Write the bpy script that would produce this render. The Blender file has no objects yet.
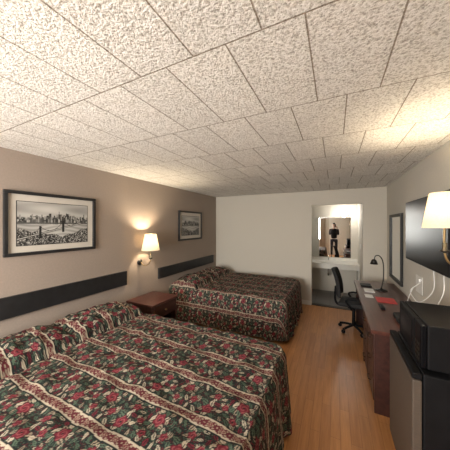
import bpy, bmesh, math, random
import numpy as np
from mathutils import Vector, Matrix
random.seed(4); rng=np.random.RandomState(7)
scene=bpy.context.scene
COL=scene.collection
try:
    scene.view_settings.view_transform='Standard'
    scene.view_settings.look='None'
    scene.view_settings.exposure=0.6
except Exception as e: print(e)

# ------------------------------------------------------------ materials
def new_mat(name):
    m=bpy.data.materials.new(name); m.use_nodes=True
    nt=m.node_tree; b=nt.nodes['Principled BSDF']
    return m,nt,b
def setc(b,k,v):
    if k in b.inputs: b.inputs[k].default_value=v
def objcoord(nt,scale=(1,1,1),loc=(0,0,0),rot=(0,0,0)):
    tc=nt.nodes.new('ShaderNodeTexCoord'); mp=nt.nodes.new('ShaderNodeMapping')
    nt.links.new(tc.outputs['Object'],mp.inputs['Vector'])
    mp.inputs['Scale'].default_value=scale; mp.inputs['Location'].default_value=loc; mp.inputs['Rotation'].default_value=rot
    return mp.outputs['Vector']
def noise(nt,vec,scale,detail=3,rough=.5):
    n=nt.nodes.new('ShaderNodeTexNoise'); n.inputs['Scale'].default_value=scale
    n.inputs['Detail'].default_value=detail; n.inputs['Roughness'].default_value=rough
    nt.links.new(vec,n.inputs['Vector']); return n.outputs['Fac']
def ramp(nt,fac,stops):
    r=nt.nodes.new('ShaderNodeValToRGB'); els=r.color_ramp.elements
    while len(els)<len(stops): els.new(.5)
    for e,(p,c) in zip(els,stops): e.position=p; e.color=(c[0],c[1],c[2],1)
    nt.links.new(fac,r.inputs['Fac']); return r.outputs['Color']
def bump(nt,b,h,strength=.3,dist=.01):
    n=nt.nodes.new('ShaderNodeBump'); n.inputs['Strength'].default_value=strength; n.inputs['Distance'].default_value=dist
    nt.links.new(h,n.inputs['Height']); nt.links.new(n.outputs['Normal'],b.inputs['Normal']); return n
def pm(name,c,rough=.5,metal=0.,var=.12,scale=12,bmp=0.,sc3=(1,1,1),spec=.5,coat=0):
    m,nt,b=new_mat(name); v=objcoord(nt,sc3)
    f=noise(nt,v,scale,4)
    lo=[x*(1-var) for x in c]; hi=[min(1,x*(1+var)) for x in c]
    nt.links.new(ramp(nt,f,[(.3,lo),(.7,hi)]),b.inputs['Base Color'])
    setc(b,'Roughness',rough); setc(b,'Metallic',metal); setc(b,'Specular IOR Level',spec); setc(b,'Coat Weight',coat)
    if bmp: bump(nt,b,f,bmp,.004)
    return m
def wood(name,dark,light,rough=.35,axis='Y'):
    m,nt,b=new_mat(name)
    s={'Y':(14,1.2,14),'X':(1.2,14,14),'Z':(14,14,1.2)}[axis]
    v=objcoord(nt,s); f=noise(nt,v,2.2,6,.6)
    nt.links.new(ramp(nt,f,[(.3,dark),(.7,light)]),b.inputs['Base Color'])
    setc(b,'Roughness',rough); setc(b,'Coat Weight',.15); return m
def emis(name,c,s):
    m,nt,b=new_mat(name)
    setc(b,'Base Color',(c[0],c[1],c[2],1)); setc(b,'Emission Color',(c[0],c[1],c[2],1)); setc(b,'Emission Strength',s); return m
def vcol_mat(name,rough=.85,sheen=0,weave=0):
    m,nt,b=new_mat(name)
    a=nt.nodes.new('ShaderNodeVertexColor'); a.layer_name='Col'
    nt.links.new(a.outputs['Color'],b.inputs['Base Color']); setc(b,'Roughness',rough)
    setc(b,'Specular IOR Level',.15)
    if weave:
        v=objcoord(nt); f=noise(nt,v,90,3); bump(nt,b,f,weave,.004)
    return m

M={}
# ceiling tiles : stippled plaster with staggered joints
m,nt,b=new_mat('ceiling_tile')
v=objcoord(nt,loc=(9.69,11.8,0))
br=nt.nodes.new('ShaderNodeTexBrick'); nt.links.new(v,br.inputs['Vector'])
br.inputs['Scale'].default_value=1; br.inputs['Brick Width'].default_value=.3; br.inputs['Row Height'].default_value=.6
br.inputs['Mortar Size'].default_value=.0035; br.inputs['Mortar Smooth'].default_value=.3; br.offset=.5; br.offset_frequency=2
br.inputs['Color1'].default_value=(1,1,1,1); br.inputs['Color2'].default_value=(.92,.92,.92,1); br.inputs['Mortar'].default_value=(.38,.33,.27,1)
v2=objcoord(nt)
n1=noise(nt,v2,90,4,.65)
c1=ramp(nt,n1,[(.34,(.42,.39,.34)),(.45,(.71,.685,.625)),(.55,(.91,.89,.84))])  # stipple hollows darkened in the colour, standing in for relief shade
mx=nt.nodes.new('ShaderNodeMix'); mx.data_type='RGBA'; mx.blend_type='MULTIPLY'; mx.inputs['Factor'].default_value=1
nt.links.new(c1,mx.inputs[6]); nt.links.new(br.outputs['Color'],mx.inputs[7]); nt.links.new(mx.outputs[2],b.inputs['Base Color'])
mth=nt.nodes.new('ShaderNodeMath'); mth.operation='SUBTRACT'; nt.links.new(n1,mth.inputs[0])
nt.links.new(br.outputs['Fac'],mth.inputs[1]); bump(nt,b,mth.outputs[0],.85,.02)
setc(b,'Roughness',.9); M['ceil']=m
# laminate floor
m,nt,b=new_mat('laminate_floor')
v=objcoord(nt,rot=(0,0,math.radians(90)),loc=(20.,20.06,0))
br=nt.nodes.new('ShaderNodeTexBrick'); nt.links.new(v,br.inputs['Vector'])
br.inputs['Scale'].default_value=1; br.inputs['Brick Width'].default_value=.9; br.inputs['Row Height'].default_value=.075
br.inputs['Mortar Size'].default_value=.0014; br.offset=.37
br.inputs['Color1'].default_value=(.44,.195,.068,1); br.inputs['Color2'].default_value=(.53,.25,.092,1); br.inputs['Mortar'].default_value=(.28,.125,.045,1)
v2=objcoord(nt,(26,2,1)); n1=noise(nt,v2,1.5,6,.6)
c1=ramp(nt,n1,[(.3,(.72,.68,.62)),(.7,(1.,1.,1.))])
mx=nt.nodes.new('ShaderNodeMix'); mx.data_type='RGBA'; mx.blend_type='MULTIPLY'; mx.inputs['Factor'].default_value=1
nt.links.new(br.outputs['Color'],mx.inputs[6]); nt.links.new(c1,mx.inputs[7]); nt.links.new(mx.outputs[2],b.inputs['Base Color'])
setc(b,'Roughness',.36); M['floor']=m
# tile floor for alcove
m,nt,b=new_mat('vanity_floor_tile')
v=objcoord(nt,loc=(10,10,0)); br=nt.nodes.new('ShaderNodeTexBrick'); nt.links.new(v,br.inputs['Vector'])
br.inputs['Scale'].default_value=1; br.inputs['Brick Width'].default_value=.3; br.inputs['Row Height'].default_value=.3; br.offset=0
br.inputs['Mortar Size'].default_value=.004
br.inputs['Color1'].default_value=(.13,.125,.12,1); br.inputs['Color2'].default_value=(.17,.16,.15,1); br.inputs['Mortar'].default_value=(.08,.08,.08,1)
nt.links.new(br.outputs['Color'],b.inputs['Base Color']); setc(b,'Roughness',.4); M['tile']=m
M['wall_l']=pm('taupe_wall_paint',(.30,.243,.20),.8,var=.05,scale=60,bmp=.25)
M['wall_b']=pm('beige_wall_paint',(.55,.51,.44),.8,var=.04,scale=60,bmp=.25)
M['wall_r']=pm('grey_wall_paint',(.53,.495,.43),.8,var=.04,scale=60,bmp=.25)
M['white']=pm('white_trim_paint',(.72,.70,.65),.5,var=.03)
M['black']=pm('black_laminate',(.012,.012,.013),.45,var=.3)
M['plastic']=pm('black_plastic',(.007,.007,.008),.55,var=.2,spec=.12)
M['screen']=pm('screen_glass',(.004,.004,.005),.35,var=.1,spec=.06)
M['mahog']=wood('mahogany_wood',(.026,.010,.008),(.062,.022,.016),.4,'Y')
M['mahogx']=wood('mahogany_wood_top',(.05,.017,.013),(.105,.036,.026),.3,'Y')
M['steel']=pm('bronze_fridge_door',(.095,.074,.058),.5,.2,var=.1,scale=30,sc3=(1,1,8),spec=.3)
M['brass']=pm('aged_brass',(.25,.17,.08),.35,.9)
M['dkmetal']=pm('dark_metal',(.03,.028,.026),.35,.7)
M['chrome']=pm('chrome',(.6,.6,.6),.15,1,var=.03)
M['paper']=pm('white_paper',(.75,.74,.72),.7,var=.03)
M['red']=pm('red_card',(.5,.03,.03),.5,var=.1)
M['cable']=pm('white_cable',(.75,.74,.72),.5,var=.03)
M['sheet']=pm('white_bed_linen',(.6,.58,.54),.9,var=.05)
M['curtain']=pm('curtain_fabric',(.30,.24,.18),.9,var=.15,scale=40)
M['counter']=pm('vanity_counter',(.66,.64,.59),.3,var=.05)
M['fabric']=pm('black_chair_fabric',(.014,.014,.015),.85,var=.4,scale=80,bmp=.3)
M['hoodie']=pm('dark_hoodie_cloth',(.012,.012,.014),.9,var=.3,scale=50,bmp=.3)
M['jeans']=pm('dark_jeans_denim',(.02,.025,.04),.9,var=.3,scale=60)
M['skin']=pm('skin',(.50,.30,.21),.5,var=.06,scale=20)
M['hair']=pm('dark_hair',(.012,.009,.007),.6,var=.4,scale=80)
M['eye']=pm('eye_white',(.7,.7,.68),.2,var=.02)
M['lip']=pm('lips',(.35,.12,.10),.4,var=.05)
M['shoe']=pm('shoe_leather',(.03,.03,.03),.5)
M['wallside']=pm('picture_matboard',(.53,.49,.43),.8,var=.03)
m,nt,b=new_mat('mirror_glass'); v=objcoord(nt); f=noise(nt,v,3,2)
nt.links.new(ramp(nt,f,[(.3,(.80,.82,.82)),(.7,(.84,.86,.86))]),b.inputs['Base Color']); setc(b,'Metallic',1); setc(b,'Roughness',.015); M['mirror']=m
# lamp shade: translucent fabric lit from within
m=bpy.data.materials.new('lamp_shade_fabric'); m.use_nodes=True; nt=m.node_tree; nt.nodes.clear()
o=nt.nodes.new('ShaderNodeOutputMaterial'); d=nt.nodes.new('ShaderNodeBsdfDiffuse'); t=nt.nodes.new('ShaderNodeBsdfTranslucent')
e=nt.nodes.new('ShaderNodeEmission'); e.inputs['Color'].default_value=(1,.84,.58,1); e.inputs['Strength'].default_value=.25
mm=nt.nodes.new('ShaderNodeMixShader'); mm.inputs[0].default_value=.4; ad=nt.nodes.new('ShaderNodeAddShader')
v=objcoord(nt); f=noise(nt,v,120,2); cc=ramp(nt,f,[(.3,(.78,.69,.52)),(.7,(.86,.77,.60))])
nt.links.new(cc,d.inputs['Color']); nt.links.new(cc,t.inputs['Color'])
nt.links.new(d.outputs[0],mm.inputs[1]); nt.links.new(t.outputs[0],mm.inputs[2]); nt.links.new(mm.outputs[0],ad.inputs[0]); nt.links.new(e.outputs[0],ad.inputs[1]); nt.links.new(ad.outputs[0],o.inputs['Surface'])
M['shade']=m
M['bulb']=emis('lit_bulb_glass',(1,.88,.68),12)
M['globe']=emis('lit_globe_glass',(1,.93,.82),4)

# ------------------------------------------------------------ mesh helpers
def empty(name,loc=(0,0,0)):
    e=bpy.data.objects.new(name,None); e.location=loc; e.empty_display_size=.1; COL.objects.link(e); return e
def add(name,me,mat,parent=None,smooth=False):
    ob=bpy.data.objects.new(name,me); COL.objects.link(ob)
    if mat is not None:
        for mt in (mat if isinstance(mat,(list,tuple)) else [mat]): me.materials.append(mt)
    if smooth:
        for p in me.polygons: p.use_smooth=True
    if parent:
        ob.parent=parent; ob.matrix_parent_inverse=Matrix.Translation(-Vector(parent.location))
    return ob
def bm_box(bm,x0,x1,y0,y1,z0,z1,bev=0,seg=2,mi=0):
    r=bmesh.ops.create_cube(bm,size=1); vs=r['verts']
    bmesh.ops.scale(bm,vec=(x1-x0,y1-y0,z1-z0),verts=vs); bmesh.ops.translate(bm,vec=((x0+x1)/2,(y0+y1)/2,(z0+z1)/2),verts=vs)
    fs=set(f for v in vs for f in v.link_faces)
    for f in fs: f.material_index=mi
    if bev:
        es=list(set(e for v in vs for e in v.link_edges))
        bmesh.ops.bevel(bm,geom=es,offset=bev,segments=seg,affect='EDGES',profile=.5)
def boxes(name,lst,mat,parent=None,bev=0,seg=2):
    bm=bmesh.new()
    for l in lst: bm_box(bm,*l[:6],bev=bev,seg=seg,mi=(l[6] if len(l)>6 else 0))
    me=bpy.data.meshes.new(name); bm.to_mesh(me); bm.free()
    return add(name,me,mat,parent)
def box(name,x0,x1,y0,y1,z0,z1,mat,parent=None,bev=0,seg=2):
    return boxes(name,[(x0,x1,y0,y1,z0,z1)],mat,parent,bev,seg)
def lathe(name,prof,loc,mat,parent=None,n=32,mtx=None):
    bm=bmesh.new(); rings=[]
    for r,z in prof:
        ring=[]
        if r<1e-5: ring=[bm.verts.new((0,0,z))]
        else:
            for i in range(n):
                a=2*math.pi*i/n; ring.append(bm.verts.new((r*math.cos(a),r*math.sin(a),z)))
        rings.append(ring)
    for a,b2 in zip(rings,rings[1:]):
        if len(a)==1 and len(b2)==1: continue
        for i in range(n):
            j=(i+1)%n
            if len(a)==1: bm.faces.new((a[0],b2[j],b2[i]))
            elif len(b2)==1: bm.faces.new((a[i],a[j],b2[0]))
            else: bm.faces.new((a[i],a[j],b2[j],b2[i]))
    if mtx: bm.transform(mtx)
    bmesh.ops.translate(bm,vec=loc,verts=bm.verts); bmesh.ops.recalc_face_normals(bm,faces=bm.faces)
    me=bpy.data.meshes.new(name); bm.to_mesh(me); bm.free(); return add(name,me,mat,parent,True)
def catmull(P,n=8):
    P=[Vector(p) for p in P]; Q=[P[0]*2-P[1]]+P+[P[-1]*2-P[-2]]; out=[]
    for i in range(1,len(Q)-2):
        a,b_,c,d_=Q[i-1],Q[i],Q[i+1],Q[i+2]
        for k in range(n):
            t=k/n; out.append(.5*((2*b_)+(c-a)*t+(2*a-5*b_+4*c-d_)*t*t+(3*b_-a-3*c+d_)*t**3))
    out.append(P[-1]); return out
def tube(name,pts,rad,mat,parent=None,n=10,smooth=True,sub=8):
    P=catmull(pts,sub) if smooth else [Vector(p) for p in pts]
    bm=bmesh.new(); rings=[]; up=Vector((0,0,1))
    nrm=None
    for i,p in enumerate(P):
        t=(P[min(i+1,len(P)-1)]-P[max(i-1,0)]).normalized()
        if nrm is None:
            nrm=t.cross(Vector((0,0,1)));
            if nrm.length<.1: nrm=t.cross(Vector((1,0,0)))
        nrm=(nrm-t*nrm.dot(t)).normalized(); bn=t.cross(nrm)
        rings.append([bm.verts.new(p+nrm*rad*math.cos(2*math.pi*k/n)+bn*rad*math.sin(2*math.pi*k/n)) for k in range(n)])
    for a,b2 in zip(rings,rings[1:]):
        for i in range(n): bm.faces.new((a[i],a[(i+1)%n],b2[(i+1)%n],b2[i]))
    bm.faces.new(rings[0][::-1]); bm.faces.new(rings[-1])
    me=bpy.data.meshes.new(name); bm.to_mesh(me); bm.free(); return add(name,me,mat,parent,True)
def gridmesh(name,P,faces_mask,cols,mat,parent=None):
    n,m_,_=P.shape; idx=np.arange(n*m_).reshape(n,m_)
    q=np.stack([idx[:-1,:-1],idx[1:,:-1],idx[1:,1:],idx[:-1,1:]],-1)
    q=q[faces_mask] if faces_mask is not None else q.reshape(-1,4)
    used=np.unique(q); remap=-np.ones(n*m_,int); remap[used]=np.arange(len(used)); q=remap[q]
    V=P.reshape(-1,3)[used]
    me=bpy.data.meshes.new(name); me.vertices.add(len(V)); me.vertices.foreach_set('co',V.astype(np.float32).ravel())
    me.loops.add(len(q)*4); me.loops.foreach_set('vertex_index',q.astype(np.int32).ravel())
    me.polygons.add(len(q)); me.polygons.foreach_set('loop_start',(np.arange(len(q))*4).astype(np.int32))
    try: me.polygons.foreach_set('loop_total',np.full(len(q),4,np.int32))
    except Exception: pass
    me.update(calc_edges=True); me.validate()
    if cols is not None:
        c=cols.reshape(-1,3)[used]; at=me.color_attributes.new('Col','FLOAT_COLOR','POINT')
        at.data.foreach_set('color',np.concatenate([c,np.ones((len(c),1))],1).astype(np.float32).ravel())
    return add(name,me,mat,parent,True)

# ------------------------------------------------------------ room
XL,XR,YB,YF,H=-2.75,.87,5.1,-1.5,2.415
box('floor',XL-.12,XR+.12,YF-.12,YB+.12,-.1,0,M['floor'])
box('ceiling',XL-.12,XR+.12,YF-.12,YB+.12,H,H+.1,M['ceil'])
box('wall_left',XL-.12,XL,YF-.12,YB+.12,0,H,M['wall_l'])
box('wall_right',XR,XR+.12,YF-.12,YB+.12,0,H,M['wall_r'])
DX0,DX1,DZ=-.45,.485,2.12
boxes('wall_back',[(XL,DX0,YB,YB+.12,0,H),(DX1,XR,YB,YB+.12,0,H),(DX0,DX1,YB,YB+.12,DZ,H)],M['wall_b'])
WX0,WX1,WZ0,WZ1=-2.45,-.75,.85,2.1
boxes('wall_front',[(XL,WX0,YF-.12,YF,0,H),(WX0,WX1,YF-.12,YF,0,WZ0),(WX0,WX1,YF-.12,YF,WZ1,H),(WX1,XR,YF-.12,YF,0,H)],M['wall_b'])
w=empty('window_1',((WX0+WX1)/2,YF,1.5))
boxes('window_frame',[(WX0,WX0+.05,YF-.1,YF-.04,WZ0,WZ1),(WX1-.05,WX1,YF-.1,YF-.04,WZ0,WZ1),(WX0+.05,WX1-.05,YF-.1,YF-.04,WZ0,WZ0+.05),(WX0+.05,WX1-.05,YF-.1,YF-.04,WZ1-.05,WZ1),(-1.62,-1.58,YF-.1,YF-.04,WZ0+.05,WZ1-.05)],M['white'],w)
def curtain(name,x0,x1,y,z0,z1,amp=.03,k=60):
    n=80; P=np.zeros((n,6,3))
    for i in range(n):
        x=x0+(x1-x0)*i/(n-1)
        for j in range(6):
            z=z0+(z1-z0)*j/5; P[i,j]=(x,y+amp*math.sin(k*x),z)
    return gridmesh(name,P,None,None,M['curtain'])
curtain('curtain',-2.68,-2.4,YF+.06,.4,2.2); curtain('curtain',-.8,-.5,YF+.06,.4,2.2)
rod=empty('curtain_rod',(-1.6,YF+.06,2.22)); tube('rod_bar',[(-2.72,YF+.06,2.22),(-.46,YF+.06,2.22)],.012,M['brass'],rod,smooth=False)
d=empty('door_1',(.2,YF+.02,1))
box('door_slab',-.22,.62,YF+.001,YF+.035,.01,2.03,M['white'],d,.004)
boxes('door_casing',[(-.3,-.225,YF+.001,YF+.02,0,2.11),(.625,.7,YF+.001,YF+.02,0,2.11),(-.225,.625,YF+.001,YF+.02,2.035,2.11)],M['white'],d)
lathe('door_knob',[(0,0),(.012,0),(.012,.03),(.028,.04),(.03,.055),(.02,.068),(0,.07)],(-.15,YF+.035,1.),M['brass'],d,20,Matrix.Rotation(-math.pi/2,4,'X'))
bbh=.09
box('baseboard_left',XL,XL+.014,YF,YB,0,bbh,M['white'],None,.003)
box('baseboard_right',XR-.014,XR,YF,YB,0,bbh,M['white'],None,.003)
boxes('baseboard_back',[(XL+.015,DX0-.0,YB-.014,YB,0,bbh),(DX1,XR-.015,YB-.014,YB,0,bbh)],M['white'])
# alcove
AX0,AX1,AY0,AY1,AH=-1.3,.5,YB+.12,6.4,2.35
box('floor_alcove',AX0-.1,AX1+.1,AY0,AY1+.1,-.1,0,M['tile'])
box('trim_threshold',DX0,DX1,YB+.01,YB+.12,0,.008,M['dkmetal'])
box('ceiling_alcove',AX0-.1,AX1+.1,AY0,AY1+.1,AH,AH+.1,M['white'])
box('wall_alcove_left',AX0-.1,AX0,AY0,AY1+.1,0,AH,M['wall_b'])
box('wall_alcove_right',AX1,AX1+.1,AY0,AY1+.1,0,AH,M['wall_b'])
box('wall_alcove_back',AX0,AX1,AY1,AY1+.1,0,AH,M['wall_b'])
v=empty('vanity_counter',(-.4,6.1,.4))
boxes('countertop',[(AX0,AX1,5.88,AY1-.001,.75,.79),(AX0,AX1,5.88,5.905,.66,.75),(AX0,AX1,AY1-.02,AY1-.001,.79,.86)],M['counter'],v,.004)
boxes('counter_support',[(AX1-.022,AX1-.002,5.92,AY1-.002,0,.75),(AX0+.002,AX0+.022,5.92,AY1-.002,0,.75)],M['counter'],v)
lathe('sink_basin',[(.19,.012),(.2,.018),(.185,.02),(.17,.012),(.12,.004),(0,.003)],(-.15,6.12,.786),M['white'],v,36)
tube('faucet',[(-.15,6.33,.79),(-.15,6.33,.91),(-.15,6.28,.94),(-.15,6.22,.89)],.011,M['chrome'],v)
tube('sink_drain_pipe',[(-.15,6.12,.75),(-.15,6.12,.5),(-.15,6.2,.45),(-.15,6.38,.47)],.02,M['chrome'],v)
mi=empty('vanity_mirror',(-.3,AY1,1.4))
box('vanity_mirror_glass',-.95,.34,AY1-.008,AY1-.002,.88,1.88,M['mirror'],mi)
boxes('mirror_edge',[(-.962,-.95,AY1-.012,AY1-.002,.88,1.88),(.34,.352,AY1-.012,AY1-.002,.88,1.88),(-.962,.352,AY1-.012,AY1-.002,1.88,1.892)],M['chrome'],mi)
vl=empty('vanity_light',(.2,AY1,1.965))
lathe('light_base',[(0,0),(.07,0),(.07,.015),(.03,.03),(.02,.08),(0,.08)],(.2,AY1-.001,1.965),M['chrome'],vl,24,Matrix.Rotation(math.pi/2,4,'X'))
lathe('light_globe',[(0,-.07),(.03,-.065),(.06,-.04),(.07,0),(.06,.04),(.03,.065),(0,.07)],(.2,AY1-.12,1.965),M['globe'],vl,24)
box('switch_plate',AX1-.012,AX1-.001,5.55,5.62,1.18,1.29,M['white'],empty('light_switch',(AX1,5.6,1.2)),.003)

# ------------------------------------------------------------ bedspread pattern
PU,PV=.46,.34
PS=1.18
def wrap(d,p): return (d+p/2)%p-p/2
def pattern(u,v):
    u=u*PS; v=v*PS
    u=u+.004*np.sin(v*31); v=v+.003*np.sin(u*27)
    col=np.zeros(u.shape+(3,)); col[:]=(.013,.016,.015)
    def put(mask,c): col[mask]=c
    vv=v%PV
    n=np.sin(u*171+3*np.sin(v*133))*np.sin(v*157+2*np.sin(u*121))
    cream=(.37,.315,.235); burg=(.125,.016,.025); pink=(.22,.065,.065); sage=(.070,.100,.068); green=(.028,.045,.032); dk=(.011,.013,.013); tan=(.25,.195,.14); dburg=(.085,.015,.020)
    put((n>.45),green); put((n>.78),sage)
    put((n<-.70),dburg)
    def ell(cu,cv,a,b2,ang,c,c2=None):
        du=wrap(u-cu,PU); dv=wrap(vv-cv,PV); ca,sa=math.cos(ang),math.sin(ang)
        x=du*ca+dv*sa; y=-du*sa+dv*ca; 
        w=np.abs(y)/(b2*np.clip(1-(x/a)**2,0,1)+1e-6); k=(np.abs(x)<a)&(w<1)
        put(k,c)
        if c2 is not None: put(k&(w<.28),c2)
    def rose(cu,cv,r):
        du=wrap(u-cu,PU); dv=wrap(vv-cv,PV); rr=np.hypot(du,dv); an=np.arctan2(dv,du)
        edge=r*(1+.16*np.cos(5*an+cu*40)); k=rr<edge; put(k,burg)
        put(k&(np.sin(rr*2*math.pi/.022+2*an)>.55),pink)
        put(k&(rr>edge*.86),(.05,.010,.015)); put(rr<r*.16,dk)
    SB=.078; vc=(SB+PV)/2; R=random.Random(5)
    i=0
    for a in range(9):
        for c_ in range(5):
            cu=(a+.5*(c_%2)+R.uniform(-.2,.2))*PU/9; cv=SB+.02+c_*(PV-SB-.04)/4+R.uniform(-.008,.008)
            ell(cu,cv,R.uniform(.022,.034),R.uniform(.009,.014),R.uniform(0,3.14),[cream,sage,tan,sage,cream,burg][i%6],[dk,dk,dk,green,tan,dk][i%6]); i+=1
    for (cu,cv,r) in [(.10,.150,.042),(.33,.262,.044),(.30,.140,.027),(.12,.275,.030),(.435,.175,.027),(.215,.205,.025)]:
        for k in range(6):
            a=k*2*math.pi/6+.4+cu*9; ell(cu+math.cos(a)*r*1.15,cv+math.sin(a)*r*1.15,r*.62,r*.30,a+.5,[cream,sage,tan][k%3],dk)
        rose(cu,cv,r)
    tri=np.abs(((u/.046)%1)-.5)*2
    k=vv<SB; put(k,dburg)
    tx=np.sin(u*137)*np.sin(vv*200)
    put(k&(tx>.55),tan)
    put((vv<.010+.010*tri),cream); put((vv>SB-.010-.010*tri)&k,cream)
    put((vv<.004),dk)
    dd=np.abs(wrap(u,.115/1.25))/.026+np.abs(vv-.039)/.016; put(dd<1,tan); put(dd<.7,burg); put(dd<.3,tan)
    put((vv>SB)&(vv<SB+.007),dk); put(vv>PV-.007,dk)
    g=1+.15*np.sin(u*401)*np.sin(v*389)
    return col*g[...,None]*.95

M['spread']=vcol_mat('floral_bedspread_fabric',.85,weave=.35)
def make_bed(y0,y1,res,seed,xfoot=-.50,ztop=.60):
    rg=np.random.RandomState(seed)
    B=empty('bed',((XL+xfoot)/2,(y0+y1)/2,.3))
    x0=XL+.03; rc=.09; hem=ztop-.05
    xc0,xc1,yc0,yc1=x0,xfoot,y0,y1
    a=np.arange(x0,xfoot+hem+.1,res); b_=np.arange(y0-hem-.1,y1+hem+.1,res)
    A,Bv=np.meshgrid(a,b_,indexing='ij')
    cx=np.clip(A,-99,xc1-rc); cy=np.clip(Bv,yc0+rc,yc1-rc)
    dx=A-cx; dy=Bv-cy; dist=np.hypot(dx,dy); sd=dist-rc; inside=sd<=0
    nx=np.where(dist>1e-6,dx/np.maximum(dist,1e-6),0); ny=np.where(dist>1e-6,dy/np.maximum(dist,1e-6),0)
    s=np.clip(sd,0,hem)
    r=.07
    L=r*math.pi/2
    th=np.clip(s/r,0,math.pi/2)
    out=np.where(s<L,r*np.sin(th),r); drop=np.where(s<L,r*(1-np.cos(th)),r+(s-L))
    px=cx+nx*np.minimum(dist,rc); py=cy+ny*np.minimum(dist,rc)
    t=s/hem
    per=px*1.0-py*1.0
    fold=t**1.3*(.016*np.sin(per*19+seed)+.012*np.sin(per*33+1.3*seed)+.006*np.sin(per*61))
    out=out-r*.55+.055*t+fold
    out=np.where(sd>0,out+r*.55*np.clip(1-s/.05,0,1),0)
    X=px+nx*out; Y=py+ny*out
    drop=drop*(ztop-.045)/(hem+r-L)
    f=np.clip(np.where(inside,1,1-s/.1),0,1)
    wr=.006*np.sin(A*9+seed+2*np.sin(Bv*5))*np.sin(Bv*11+1.7*np.sin(A*4))+.004*np.sin(A*23+3*np.sin(Bv*7))+.0035*np.sin(Bv*37+2*np.sin(A*13))
    for k in range(14):
        cxx=rg.uniform(x0,xfoot); cyy=rg.uniform(y0,y1); an=rg.uniform(0,3.14); q=(A-cxx)*math.cos(an)+(Bv-cyy)*math.sin(an); w=-(A-cxx)*math.sin(an)+(Bv-cyy)*math.cos(an)
        wr=wr+.008*np.exp(-(q/.02)**2-(w/.2)**2)
    mid=(y0+y1)/2; hw=(y1-y0)/4-.02
    pil=0
    for c in (mid-(y1-y0)/4,mid+(y1-y0)/4):
        q=np.clip(1-np.abs((A-(x0+.27))/.27)**2.6,0,1)**.55*np.clip(1-np.abs((Bv-c)/(hw+.06))**3,0,1)**.5
        pil=np.maximum(pil,q)
    crease=np.exp(-((A-(x0+.57))/.022)**2)
    ruff=.009*np.sin(Bv*48+4*np.sin(A*9)+seed)*np.clip(1-np.abs(A-(x0+.34))/.32,0,1)+.006*np.sin(A*55+3*np.sin(Bv*13))*(A<x0+.6)
    Z=ztop-drop+f*(wr*1.1+.135*pil-.03*crease+ruff)+.012*f*(1-((A-(x0+xfoot)/2)/1.2)**2)
    P=np.stack([X,Y,np.maximum(Z,.04)],-1)
    keep=(sd<hem+res*.5)
    fm=keep[:-1,:-1]&keep[1:,:-1]&keep[1:,1:]&keep[:-1,1:]
    cols=pattern(A-x0,Bv-y0+.04)
    ob=gridmesh('bedspread',P,fm,cols,M['spread'],B)
    ins=.06
    box('mattress',x0+.02,xfoot-ins,y0+ins,y1-ins,.34,ztop-.05,M['sheet'],B,.04,3)
    box('box_spring',x0+.02,xfoot-ins-.01,y0+ins+.01,y1-ins-.01,.14,.335,M['sheet'],B,.02)
    boxes('bed_frame_legs',[(x+.0,x+.06,y,y+.06,0,.14) for x in (x0+.1,xfoot-.3) for y in (y0+.15,y1-.2)],M['dkmetal'],B)
    for c in (mid-(y1-y0)/4,mid+(y1-y0)/4):
        bm=bmesh.new(); bmesh.ops.create_uvsphere(bm,u_segments=24,v_segments=12,radius=1)
        for vt in bm.verts:
            vt.co.x=math.copysign(abs(vt.co.x)**.6,vt.co.x)*.2+x0+.27; vt.co.y=math.copysign(abs(vt.co.y)**.6,vt.co.y)*hw*.85+c; vt.co.z=vt.co.z*.05+ztop+.005
        me=bpy.data.meshes.new('pillow'); bm.to_mesh(me); bm.free(); add('pillow',me,M['sheet'],B,True)
    return B
make_bed(.50,2.07,.0045,1,xfoot=-.42)
make_bed(3.28,4.74,.007,5,xfoot=-.66,ztop=.60)
box('headboard',XL+.001,XL+.03,.35,2.32,.83,1.03,M['black'],None,.004)
box('headboard',XL+.001,XL+.03,2.98,4.92,.77,.955,M['black'],None,.004)

# ------------------------------------------------------------ nightstand
N=empty('nightstand',(-2.48,2.57,.3)); nx0,nx1,ny0,ny1=-2.73,-2.24,2.32,2.84
box('top_board',nx0,nx1+.02,ny0-.015,ny1+.015,.57,.60,M['mahogx'],N,.006)
boxes('carcass',[(nx0,nx1,ny0,ny0+.02,.05,.57),(nx0,nx1,ny1-.02,ny1,.05,.57),(nx0,nx0+.015,ny0+.02,ny1-.02,.05,.57),(nx0,nx1-.02,ny0+.02,ny1-.02,.07,.09),(nx0,nx1-.02,ny0+.02,ny1-.02,.36,.375),(nx0+.02,nx1-.03,ny0+.01,ny1-.01,0,.05)],M['mahog'],N)
box('drawer_front',nx1-.012,nx1+.008,ny0+.025,ny1-.025,.385,.56,M['mahog'],N,.005)
lathe('drawer_knob',[(0,0),(.006,0),(.007,.015),(.015,.02),(.013,.03),(0,.032)],(nx1+.008,2.57,.47),M['brass'],N,16,Matrix.Rotation(math.pi/2,4,'Y'))

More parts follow.
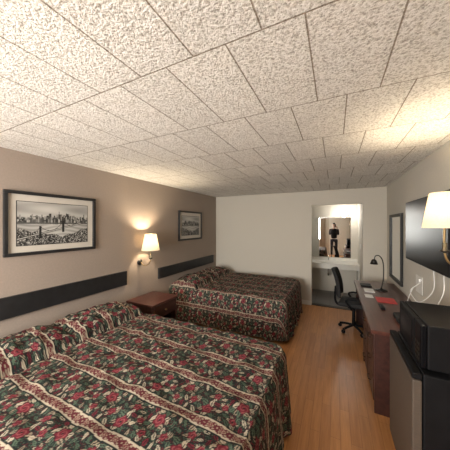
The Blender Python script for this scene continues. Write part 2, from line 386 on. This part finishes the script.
# ------------------------------------------------------------ wall sconces
def sconce(wx,y,zplate,cx,cy,zs,h,r0,r1,side,power):
    S=empty('wall_sconce',(wx,y,zplate))
    rot=Matrix.Rotation(side*math.pi/2,4,'Y')
    lathe('backplate',[(0,0),(.045,0),(.05,.006),(.045,.016),(.02,.024),(.014,.03),(0,.03)],(wx,y,zplate),M['dkmetal'],S,24,rot)
    dx=(cx-wx)
    tube('arm',[(wx+side*.02,y,zplate),(wx+dx*.4,y+(cy-y)*.3,zplate-.05),(wx+dx*.8,y+(cy-y)*.8,zplate-.03),(cx,cy,zplate+.05),(cx,cy,zs+h*.35)],.007,M['brass'],S)
    lathe('candle_cup',[(0,0),(.01,0),(.03,.012),(.026,.02),(.014,.022),(.014,.07),(0,.07)],(cx,cy,zplate+.05),M['dkmetal'],S,20)
    lathe('lamp_shade',[(r0,0),(r1,h),(r1-.003,h),(r0-.003,0),(r0,0)],(cx,cy,zs),M['shade'],S,40)
    lathe('bulb',[(0,0),(.013,.0),(.016,.02),(.028,.05),(.025,.075),(0,.092)],(cx,cy,zs+h*.25),M['bulb'],S,20)
    tube('shade_ring',[(cx-r1+.002,cy,zs+h-.01),(cx+r1-.002,cy,zs+h-.01)],.002,M['brass'],S,smooth=False)
    l=bpy.data.lights.new('sconce_light','POINT'); l.energy=power; l.color=(1,.82,.58); l.shadow_soft_size=.03
    o=bpy.data.objects.new('sconce_light',l); o.location=(cx,cy,zs+h*.72); COL.objects.link(o); o.parent=S; o.matrix_parent_inverse=Matrix.Translation(-Vector(S.location))
sconce(XL,2.58,1.12,-2.57,2.63,1.31,.25,.135,.085,1,28)
sconce(XR,2.03,1.46,.67,2.03,1.68,.24,.12,.08,-1,20)

# ------------------------------------------------------------ pictures
M['photo']=vcol_mat('city_photo_print',.35)
def skyline(nu,nv,seed,bridge):
    r=np.random.RandomState(seed); U,V=np.meshgrid(np.linspace(0,1,nu),np.linspace(0,1,nv),indexing='ij')
    g=.36+.12*np.sin(U*7+2*np.sin(V*9))*np.sin(V*13)+.15*(1-V)
    nb=r.rand(nu,nv); nb2=r.rand(nu//3+1,nv//3+1); nb2=np.kron(nb2,np.ones((3,3)))[:nu,:nv]
    for layer in range(4):
        x=0
        while x<1:
            w=r.uniform(.010,.030); hgt=.60-.02*layer+r.uniform(.03,.22)*(1-.7*abs(x-.55)*2)*(1-layer*.12)
            if r.rand()<.07: hgt+=.10
            k=(U>=x)&(U<x+w)&(V<hgt)&(V>.48); c=r.choice([.02,.05,.10,.25,.40])*r.uniform(.6,1)
            g[k]=c; win=k&(np.sin(V*300)>.3)&(np.sin(U*400)>0); g[win]=min(1,c+.12)
            x+=w
    sh=.30+.08*np.sin(V*60+3*np.sin(U*8))+.12*(1-np.abs(U-.5)*2)
    wat=(V<.50+.02*np.sin(U*9)); g[wat]=sh[wat]
    k=(V<.53)&(V>.49); g[k]=(.03+.1*nb)[k]
    fore=V<(.16+.22*np.clip(1-U*1.5,0,1)+.26*np.clip(U*2.2-1.3,0,1)+.02*np.sin(U*30)); g[fore]=(.02+.45*nb2**3)[fore]
    if bridge:
        d=V-(.14+.42*U); k=(np.abs(d)<.022)&(U<.88); g[k]=.03; k=(np.abs(d)<.008)&(U<.88); g[k]=.5
        for tx in (.28,.60):
            k=(np.abs(U-tx)<.016)&(V>.03+.42*tx)&(V<.32+.42*tx); g[k]=.02
        for a_,b2 in ((0,.28),(.28,.60),(.60,.88)):
            m_=(a_+b2)/2; cab=.15+.42*U+.16*((U-m_)/((b2-a_)/2))**2; k=(np.abs(V-cab)<.007)&(U>=a_)&(U<b2); g[k]=.03
    return np.clip(g,0.01,1)
def picture(y0,y1,z0,z1,seed,bridge):
    F=empty('framed_picture',(XL,(y0+y1)/2,(z0+z1)/2)); x=XL+.002; fw=.032; mw=.068
    boxes('frame',[(x,x+.03,y0,y1,z1-fw,z1),(x,x+.03,y0,y1,z0,z0+fw),(x,x+.03,y0,y0+fw,z0+fw,z1-fw),(x,x+.03,y1-fw,y1,z0+fw,z1-fw)],M['black'],F,.004)
    box('matboard',x,x+.010,y0+fw,y1-fw,z0+fw,z1-fw,M['wallside'],F)
    a0,a1,b0,b1=y0+fw+mw,y1-fw-mw,z0+fw+mw,z1-fw-mw
    boxes('matboard_bevel',[(x+.009,x+.012,a0-.006,a1+.006,b0-.006,b1+.006)],M['black'],F)
    nu,nv=240,150; g=skyline(nu,nv,seed,bridge)
    P=np.zeros((nu,nv,3)); P[...,0]=x+.0135; yy=np.linspace(a0,a1,nu); P[...,1]=yy[:,None]; P[...,2]=np.linspace(b0,b1,nv)[None]
    cols=np.stack([g,g*.97,g*.9],-1); gridmesh('photo_print',P,None,cols,M['photo'],F)
picture(.96,1.84,1.40,2.03,3,True); picture(3.54,4.37,1.39,1.985,9,False)

# ------------------------------------------------------------ right side: desk
D=empty('writing_desk',(.58,3.45,.4)); dx0,dx1,dy0,dy1=.29,.855,2.40,4.45
box('desk_top',dx0,dx1,dy0,dy1,.72,.755,M['mahogx'],D,.006)
boxes('desk_carcass',[(dx0+.03,dx1,dy0+.02,dy0+.045,0,.72),(dx0+.03,dx1,3.28,3.305,0,.72),(dx0+.03,dx1,dy1-.045,dy1-.02,0,.72),
  (dx1-.02,dx1,dy0+.045,dy1-.045,.2,.72),(dx0+.05,dx1-.02,dy0+.045,3.28,.06,.08),(dx0+.07,dx0+.085,dy0+.045,3.28,0,.06),
  (dx0+.05,dx0+.07,3.305,dy1-.045,.62,.72)],M['mahog'],D,.002)
dr=[]; 
for i,(z0,z1) in enumerate(((.09,.29),(.30,.50),(.51,.70))):
    dr.append((dx0+.025,dx0+.05,dy0+.055,2.845,z0,z1)); dr.append((dx0+.025,dx0+.05,2.86,3.27,z0,z1))
dr.append((dx0+.025,dx0+.05,3.33,dy1-.06,.635,.71))
boxes('drawer_fronts',dr,M['mahog'],D,.006)
for i,l in enumerate(dr):
    yc=(l[2]+l[3])/2; zc=(l[4]+l[5])/2
    tube('drawer_pull',[(dx0+.027,yc-.045,zc),(dx0+.005,yc-.04,zc),(dx0+.005,yc+.04,zc),(dx0+.027,yc+.045,zc)],.004,M['dkmetal'],D,smooth=False,n=8)
# chair
def office_chair(cx,cy,ang,S=.90):
    C=empty('office_chair',(cx,cy,0)); R=Matrix.Translation((cx,cy,0))@Matrix.Rotation(ang,4,'Z')@Matrix.Diagonal((S,S,S,1))
    def cushion(name,x0,x1,y0,y1,z0,z1,fn,mat):
        bm=bmesh.new(); bm_box(bm,x0,x1,y0,y1,z0,z1,bev=min(z1-z0,x1-x0)*.45,seg=4)
        bmesh.ops.subdivide_edges(bm,edges=[e for e in bm.edges if e.calc_length()>.1],cuts=8,use_grid_fill=True)
        for vt in bm.verts: vt.co=Vector(fn(*vt.co))
        me=bpy.data.meshes.new(name); bm.transform(R); bm.to_mesh(me); bm.free(); return add(name,me,mat,C,True)
    cushion('seat',-.23,.22,-.23,.23,.45,.53,lambda x,y,z:(x,y,z+.02*(abs(y)/.24)**2-.03*max(0,(x-.12)/.12)**2),M['fabric'])
    cushion('backrest',-.275,-.225,-.20,.20,.60,1.09,lambda x,y,z:(x+.05*(abs(y)/.2)**2-.10*(z-.60)/.5+.03*math.sin((z-.60)/.5*3.14),y*(1-.12*((z-.66)/.46)**2),z),M['fabric'])
    T=lambda pts:[tuple(R@Vector(p)) for p in pts]
    tube('back_support',T([(-.05,0,.44),(-.24,0,.43),(-.30,0,.52),(-.29,0,.76)]),.018,M['plastic'],C)
    for s in (-1,1): tube('armrest',T([(-.02,s*.20,.44),(-.02,s*.25,.46),(-.10,s*.25,.58),(-.04,s*.245,.62),(.06,s*.24,.62)]),.016,M['plastic'],C)
    tube('gas_column',T([(0,0,.43),(0,0,.28),(0,0,.10)]),.025,M['plastic'],C,smooth=False)
    boxes('seat_plate',[(cx-.09,cx+.09,cy-.09,cy+.09,.42*S,.46*S)],M['plastic'],C,.005)
    for k in range(5):
        a=k*2*math.pi/5+.3; c_,s_=math.cos(a),math.sin(a)
        tube('base_leg_%d'%(k+1),T([(0,0,.11),(c_*.13,s_*.13,.095),(c_*.24,s_*.24,.07)]),.018,M['plastic'],C)
        lathe('caster_%d'%(k+1),[(0,-.02),(.022,-.02),(.028,-.012),(.028,.012),(.022,.02),(0,.02)],tuple((R@Vector((c_*.24,s_*.24,0)))+Vector((0,0,.028))),M['plastic'],C,16,Matrix.Rotation(a,4,'Z')@Matrix.Rotation(math.pi/2,4,'X'))
        tube('caster_stem_%d'%(k+1),T([(c_*.24,s_*.24,.075),(c_*.24,s_*.24,.03)]),.008,M['plastic'],C,smooth=False)
office_chair(.27,4.15,math.radians(-8))
# fridge
F=empty('mini_fridge',(.63,1.93,.4)); fx0,fy0,fy1=.40,1.64,2.24
box('fridge_body',fx0+.05,.85,fy0,fy1,.02,.85,M['plastic'],F,.008)
box('fridge_door',fx0,fx0+.046,fy0,fy1,.04,.81,M['steel'],F,.008)
boxes('door_top_grip',[(fx0,fx0+.046,fy0,fy1,.815,.85)],M['plastic'],F,.006)
boxes('feet',[(x,x+.04,y,y+.04,0,.021) for x in (fx0+.06,.79) for y in (fy0+.02,fy1-.06)],M['plastic'],F)
# microwave
W=empty('microwave_oven',(.64,1.9,1)); 
mx0,mx1,my0,my1,mz0,mz1=.45,.83,1.68,2.16,.862,1.12
box('oven_body',mx0+.03,mx1,my0,my1,mz0,mz1,M['plastic'],W,.008)
box('oven_door',mx0,mx0+.028,my0+.12,my1,mz0+.004,mz1-.004,M['plastic'],W,.006)
box('door_window',mx0-.003,mx0+.004,my0+.17,my1-.04,mz0+.04,mz1-.04,M['screen'],W,.001)
box('control_panel',mx0,mx0+.028,my0,my0+.116,mz0+.004,mz1-.004,M['screen'],W,.006)
boxes('buttons',[(mx0-.002,mx0+.002,my0+.02+.028*i,my0+.04+.028*i,mz0+.03+.03*j,mz0+.05+.03*j) for i in range(3) for j in range(4)],M['dkmetal'],W)
boxes('oven_feet',[(x,x+.03,y,y+.03,.85,.864) for x in (mx0+.05,mx1-.06) for y in (my0+.03,my1-.06)],M['plastic'],W)
# TV
T=empty('television',(.83,2.9,1.64)); ty0,ty1,tz0,tz1=2.30,3.48,1.29,1.975
box('tv_housing',.785,.825,ty0,ty1,tz0,tz1,M['plastic'],T,.006)
box('tv_screen',.782,.786,ty0+.012,ty1-.012,tz0+.02,tz1-.012,M['screen'],T)
boxes('tv_mount',[(.825,.869,2.75,3.05,1.5,1.8)],M['dkmetal'],T)
# wall mirror on right wall
R_=empty('wall_mirror',(XR,4.34,1.34)); a0,a1,b0,b1=3.97,4.72,.82,1.87; q=XR-.002; fw=.045
boxes('mirror_frame',[(q-.03,q,a0,a1,b1-fw,b1),(q-.03,q,a0,a1,b0,b0+fw),(q-.03,q,a0,a0+fw,b0+fw,b1-fw),(q-.03,q,a1-fw,a1,b0+fw,b1-fw)],M['black'],R_,.005)
box('wall_mirror_glass',q-.012,q-.004,a0+fw,a1-fw,b0+fw,b1-fw,M['mirror'],R_)
# desk lamp
L_=empty('desk_lamp',(.60,3.90,.76))
lathe('lamp_base',[(0,0),(.075,0),(.078,.008),(.06,.018),(.015,.024),(.012,.04),(0,.04)],(.60,3.90,.755),M['dkmetal'],L_,28)
tube('gooseneck',[(.60,3.90,.78),(.625,3.90,.95),(.62,3.90,1.16),(.58,3.90,1.25),(.53,3.90,1.25),(.51,3.9,1.19)],.007,M['dkmetal'],L_)
lathe('lamp_head',[(.018,.07),(.03,.06),(.05,.0),(.047,.0),(.027,.055),(0,.06)],(.51,3.90,1.13),M['dkmetal'],L_,24)
# items on desk
box('red_folder',.47,.67,3.30,3.52,.756,.762,M['red'],None,.001)
box('notepad',.38,.50,3.72,3.92,.756,.764,M['paper'],None,.001)
box('tray',.36,.50,4.02,4.2,.756,.775,M['plastic'],None,.004)
box('paper_card',.36,.45,3.45,3.60,.756,.759,M['paper'],None)
rc=empty('remote_control',(.5,3.1,.765)); box('remote_body',.46,.505,3.02,3.19,.756,.775,M['plastic'],rc,.006); boxes('remote_buttons',[(.467+.012*i,.475+.012*i,3.04+.02*j,3.052+.02*j,.775,.777) for i in range(3) for j in range(7)],M['dkmetal'],rc)
ph=empty('desk_telephone',(.62,2.75,.78))
bm=bmesh.new(); bm_box(bm,.54,.72,2.66,2.86,.756,.80,bev=.008,seg=2)
for vt in bm.verts:
    if vt.co.z>.775: vt.co.z+=(vt.co.x-.54)*.16
me=bpy.data.meshes.new('phone_base'); bm.to_mesh(me); bm.free(); add('phone_base',me,M['plastic'],ph)
tube('handset',[(.57,2.69,.822),(.60,2.69,.838),(.65,2.69,.845),(.69,2.69,.842),(.715,2.69,.83)],.014,M['plastic'],ph)
boxes('keypad',[(.60+.026*i,.618+.026*i,2.745+.026*j,2.763+.026*j,.798+.004*i,.812+.004*i) for i in range(4) for j in range(3)],M['dkmetal'],ph)
tube('power_cable',[(.83,2.75,1.28),(.82,2.72,1.10),(.76,2.76,.98),(.74,2.9,.93),(.74,3.1,.98),(.82,3.15,1.05),(.852,3.17,1.08)],.004,M['cable'])
tube('power_cable',[(.82,2.5,1.28),(.80,2.46,1.12),(.72,2.5,.90),(.76,2.75,.80),(.76,3.0,.764),(.74,3.2,.764),(.80,3.44,.80),(.855,3.46,.95)],.004,M['cable'])
O=empty('wall_outlet',(XR,3.28,1.0)); box('outlet_plate',XR-.008,XR-.001,3.18,3.40,.92,1.12,M['white'],O,.003); box('plug',XR-.03,XR-.008,3.2,3.24,1.06,1.10,M['cable'],O,.003)

# ------------------------------------------------------------ photographer (seen in the vanity mirror)
PER=empty('person',(-.02,-.5,0))
def skinmesh(name,verts,edges,rads,mat,parent,sub=2,root=0):
    me=bpy.data.meshes.new(name); me.from_pydata(verts,edges,[]); ob=add(name,me,mat,parent)
    md=ob.modifiers.new('Skin','SKIN'); md.use_smooth_shade=True
    for i,r in enumerate(rads):
        sv=me.skin_vertices[0].data[i]; sv.radius=(r if isinstance(r,tuple) else (r,r)); sv.use_root=(i==root)
    ss=ob.modifiers.new('Sub','SUBSURF'); ss.levels=sub; ss.render_levels=sub
    return ob
PX,PY=-.05,-.52
torso=[(PX,PY,.96),(PX,PY,1.12),(PX,PY,1.30),(PX,PY-.01,1.44),(PX,PY+.01,1.52),
 (PX-.18,PY,1.43),(PX-.20,PY+.12,1.19),(PX-.06,PY+.36,1.50),
 (PX+.18,PY,1.43),(PX+.20,PY+.12,1.19),(PX+.13,PY+.38,1.50)]
skinmesh('hoodie',torso,[(0,1),(1,2),(2,3),(3,4),(3,5),(5,6),(6,7),(3,8),(8,9),(9,10)],
 [(.16,.12),(.155,.12),(.17,.125),(.13,.10),(.065,.065),.075,.055,.036,.075,.055,.036],M['hoodie'],PER)
legs=[(PX,PY,.97),(PX-.10,PY,.88),(PX-.11,PY+.01,.50),(PX-.12,PY-.02,.10),(PX+.10,PY,.88),(PX+.11,PY+.01,.50),(PX+.12,PY-.02,.10)]
skinmesh('jeans',legs,[(0,1),(1,2),(2,3),(0,4),(4,5),(5,6)],[(.15,.115),.095,.065,.052,.095,.065,.052],M['jeans'],PER)
for s in (-1,1):
    bx=PX+s*.12
    skinmesh('shoe',[(bx,PY-.05,.05),(bx,PY+.06,.045),(bx+s*.01,PY+.17,.038)],[(0,1),(1,2)],[.045,.046,.034],M['shoe'],PER)
HC=Vector((PX,PY+.03,1.685))
bm=bmesh.new(); bmesh.ops.create_uvsphere(bm,u_segments=40,v_segments=28,radius=1)
for vt in bm.verts:
    x,y,z=vt.co
    w=1-.28*max(0,-z)**1.5
    X_=x*.076*w; Y_=y*(.098 if y<0 else .092)*(1-.12*max(0,-z)); Z_=z*.118
    if y>0:
        Y_+=.026*math.exp(-(x/.16)**2-((z+.12)/.16)**2)
        Y_-=.012*math.exp(-((abs(x)-.42)/.16)**2-((z-.05)/.12)**2)
        Y_+=.010*math.exp(-(x/.3)**2-((z+.48)/.10)**2)
        Y_+=.012*math.exp(-(x/.3)**2-((z+.85)/.15)**2)
        Y_+=.006*math.exp(-(x/.6)**2-((z-.22)/.08)**2)
    vt.co=Vector((X_,Y_,Z_))+HC
me=bpy.data.meshes.new('head'); bm.to_mesh(me); bm.free(); add('head',me,M['skin'],PER,True)
skinmesh('neck',[(PX,PY+.01,1.50),(PX,PY+.02,1.60)],[(0,1)],[.055,.052],M['skin'],PER)
def ball(name,c,sc,mat,par):
    bm=bmesh.new(); bmesh.ops.create_uvsphere(bm,u_segments=16,v_segments=10,radius=1)
    for vt in bm.verts: vt.co=Vector((vt.co.x*sc[0],vt.co.y*sc[1],vt.co.z*sc[2]))+Vector(c)
    me=bpy.data.meshes.new(name); bm.to_mesh(me); bm.free(); return add(name,me,mat,par,True)
for s in (-1,1):
    ball('eye',HC+Vector((s*.031,.074,.006)),(.012,.010,.008),M['eye'],PER); ball('iris',HC+Vector((s*.031,.081,.006)),(.005,.004,.005),M['hair'],PER)
    ball('ear',HC+Vector((s*.077,-.005,-.01)),(.010,.020,.031),M['skin'],PER)
    ball('eyebrow',HC+Vector((s*.031,.085,.028)),(.018,.006,.004),M['hair'],PER)
ball('mouth',HC+Vector((0,.092,-.058)),(.022,.008,.007),M['lip'],PER)
bm=bmesh.new(); bmesh.ops.create_uvsphere(bm,u_segments=40,v_segments=28,radius=1)
dl=[vt for vt in bm.verts if vt.co.z<(-.35 if vt.co.y<.1 else .42)]
bmesh.ops.delete(bm,geom=dl,context='VERTS')
for vt in bm.verts:
    x,y,z=vt.co; k=1+.02*math.sin(30*x)*math.sin(26*z+8*y)
    vt.co=Vector((x*.086*k,y*.106*k,z*.132*k))+HC+Vector((0,-.004,.002))
me=bpy.data.meshes.new('hair'); bm.to_mesh(me); bm.free(); h=add('hair',me,M['hair'],PER,True); sm=h.modifiers.new('s','SOLIDIFY'); sm.thickness=.008
YAW=math.atan(110/225); CR=Matrix.Translation((0,0,1.70))@Matrix.Rotation(YAW,4,'Z')
def xf(p): return tuple(CR@Vector(p))
bm=bmesh.new(); bm_box(bm,-.037,.037,-.030,-.022,-.125,.025,bev=.0035,seg=3); bm.transform(CR)
me=bpy.data.meshes.new('smartphone'); bm.to_mesh(me); bm.free(); add('smartphone',me,M['plastic'],PER)
for i,(lx,lz) in enumerate(((-.02,.008),(-.02,-.012),(0,-.002))):
    lathe('phone_lens_%d'%(i+1),[(0,.002),(.006,.002),(.008,0)],xf((lx,-.022,lz)),M['screen'],PER,16,Matrix.Rotation(YAW,4,'Z')@Matrix.Rotation(-math.pi/2,4,'X'))
for s in (-1,1):
    W0=Vector((s*.075,-.085,-.165)); 
    wl=Vector(torso[7] if s<0 else torso[10]); wl=CR.inverted()@wl
    pal=[tuple(wl),tuple(W0),(s*.066,-.062,-.115),(s*.060,-.055,-.075)]
    skinmesh('palm',[xf(p) for p in pal],[(0,1),(1,2),(2,3)],[.027,.024,(.026,.018),(.026,.016)],M['skin'],PER)
    for k,(zz,ln) in enumerate(((-.060,1.0),(-.078,1.08),(-.096,1.0),(-.113,.8))):
        pts=[(s*.060,-.056,zz-.008),(s*.052,-.040,zz+.004*ln),(s*.045,-.020,zz+.006),(s*.030*(2-ln)*.9,-.0145,zz+.004)]
        skinmesh('finger_%d'%(k+1),[xf(p) for p in pts],[(0,1),(1,2),(2,3)],[.010,.0085,.008,.0065],M['skin'],PER,1)
    skinmesh('thumb',[xf(p) for p in [(s*.062,-.066,-.115),(s*.050,-.062,-.09),(s*.036,-.045,-.07),(s*.022,-.037,-.055)]],[(0,1),(1,2),(2,3)],[.013,.011,.0095,.008],M['skin'],PER,1)

# ------------------------------------------------------------ lights
def area(name,loc,rot,sx,sy,e,c):
    l=bpy.data.lights.new(name,'AREA'); l.shape='RECTANGLE'; l.size=sx; l.size_y=sy; l.energy=e; l.color=c
    o=bpy.data.objects.new(name,l); o.location=loc; o.rotation_euler=rot; COL.objects.link(o); return o
area('window_daylight',(-1.6,YF-.02,1.48),(math.radians(90),0,0),1.6,1.2,135,(1,.965,.91))
p=bpy.data.lights.new('vanity_bulb','POINT'); p.energy=8; p.color=(1,.96,.9); p.shadow_soft_size=.07
o=bpy.data.objects.new('vanity_bulb',p); o.location=(.2,AY1-.24,1.965); COL.objects.link(o)
CF=empty('added_fill_light',(-.9,-.7,H))  # added glowing dome behind the camera, out of view, to brighten the room
lathe('fill_light_base',[(0,0),(.17,0),(.17,-.02),(0,-.02)],(-.9,-.7,H-.001),M['brass'],CF,32)
lathe('fill_light_dome',[(.16,-.02),(.15,-.05),(.11,-.085),(.05,-.10),(0,-.103)],(-.9,-.7,H-.001),emis('fill_dome_glow',(1,.94,.84),8),CF,32)
wd=bpy.data.worlds.new('World'); scene.world=wd; wd.use_nodes=True; nt=wd.node_tree; bg=nt.nodes['Background']
sk=nt.nodes.new('ShaderNodeTexSky'); sk.sky_type='NISHITA'; sk.sun_disc=False; sk.sun_elevation=math.radians(35)
nt.links.new(sk.outputs[0],bg.inputs['Color']); bg.inputs['Strength'].default_value=.2

# ------------------------------------------------------------ camera
cam=bpy.data.cameras.new('camera'); co=bpy.data.objects.new('camera',cam); COL.objects.link(co)
co.location=(0,0,1.70); co.rotation_euler=(math.radians(90),0,YAW)
cam.sensor_width=36; cam.sensor_fit='HORIZONTAL'; cam.lens=18.0; cam.clip_start=.08
scene.camera=co
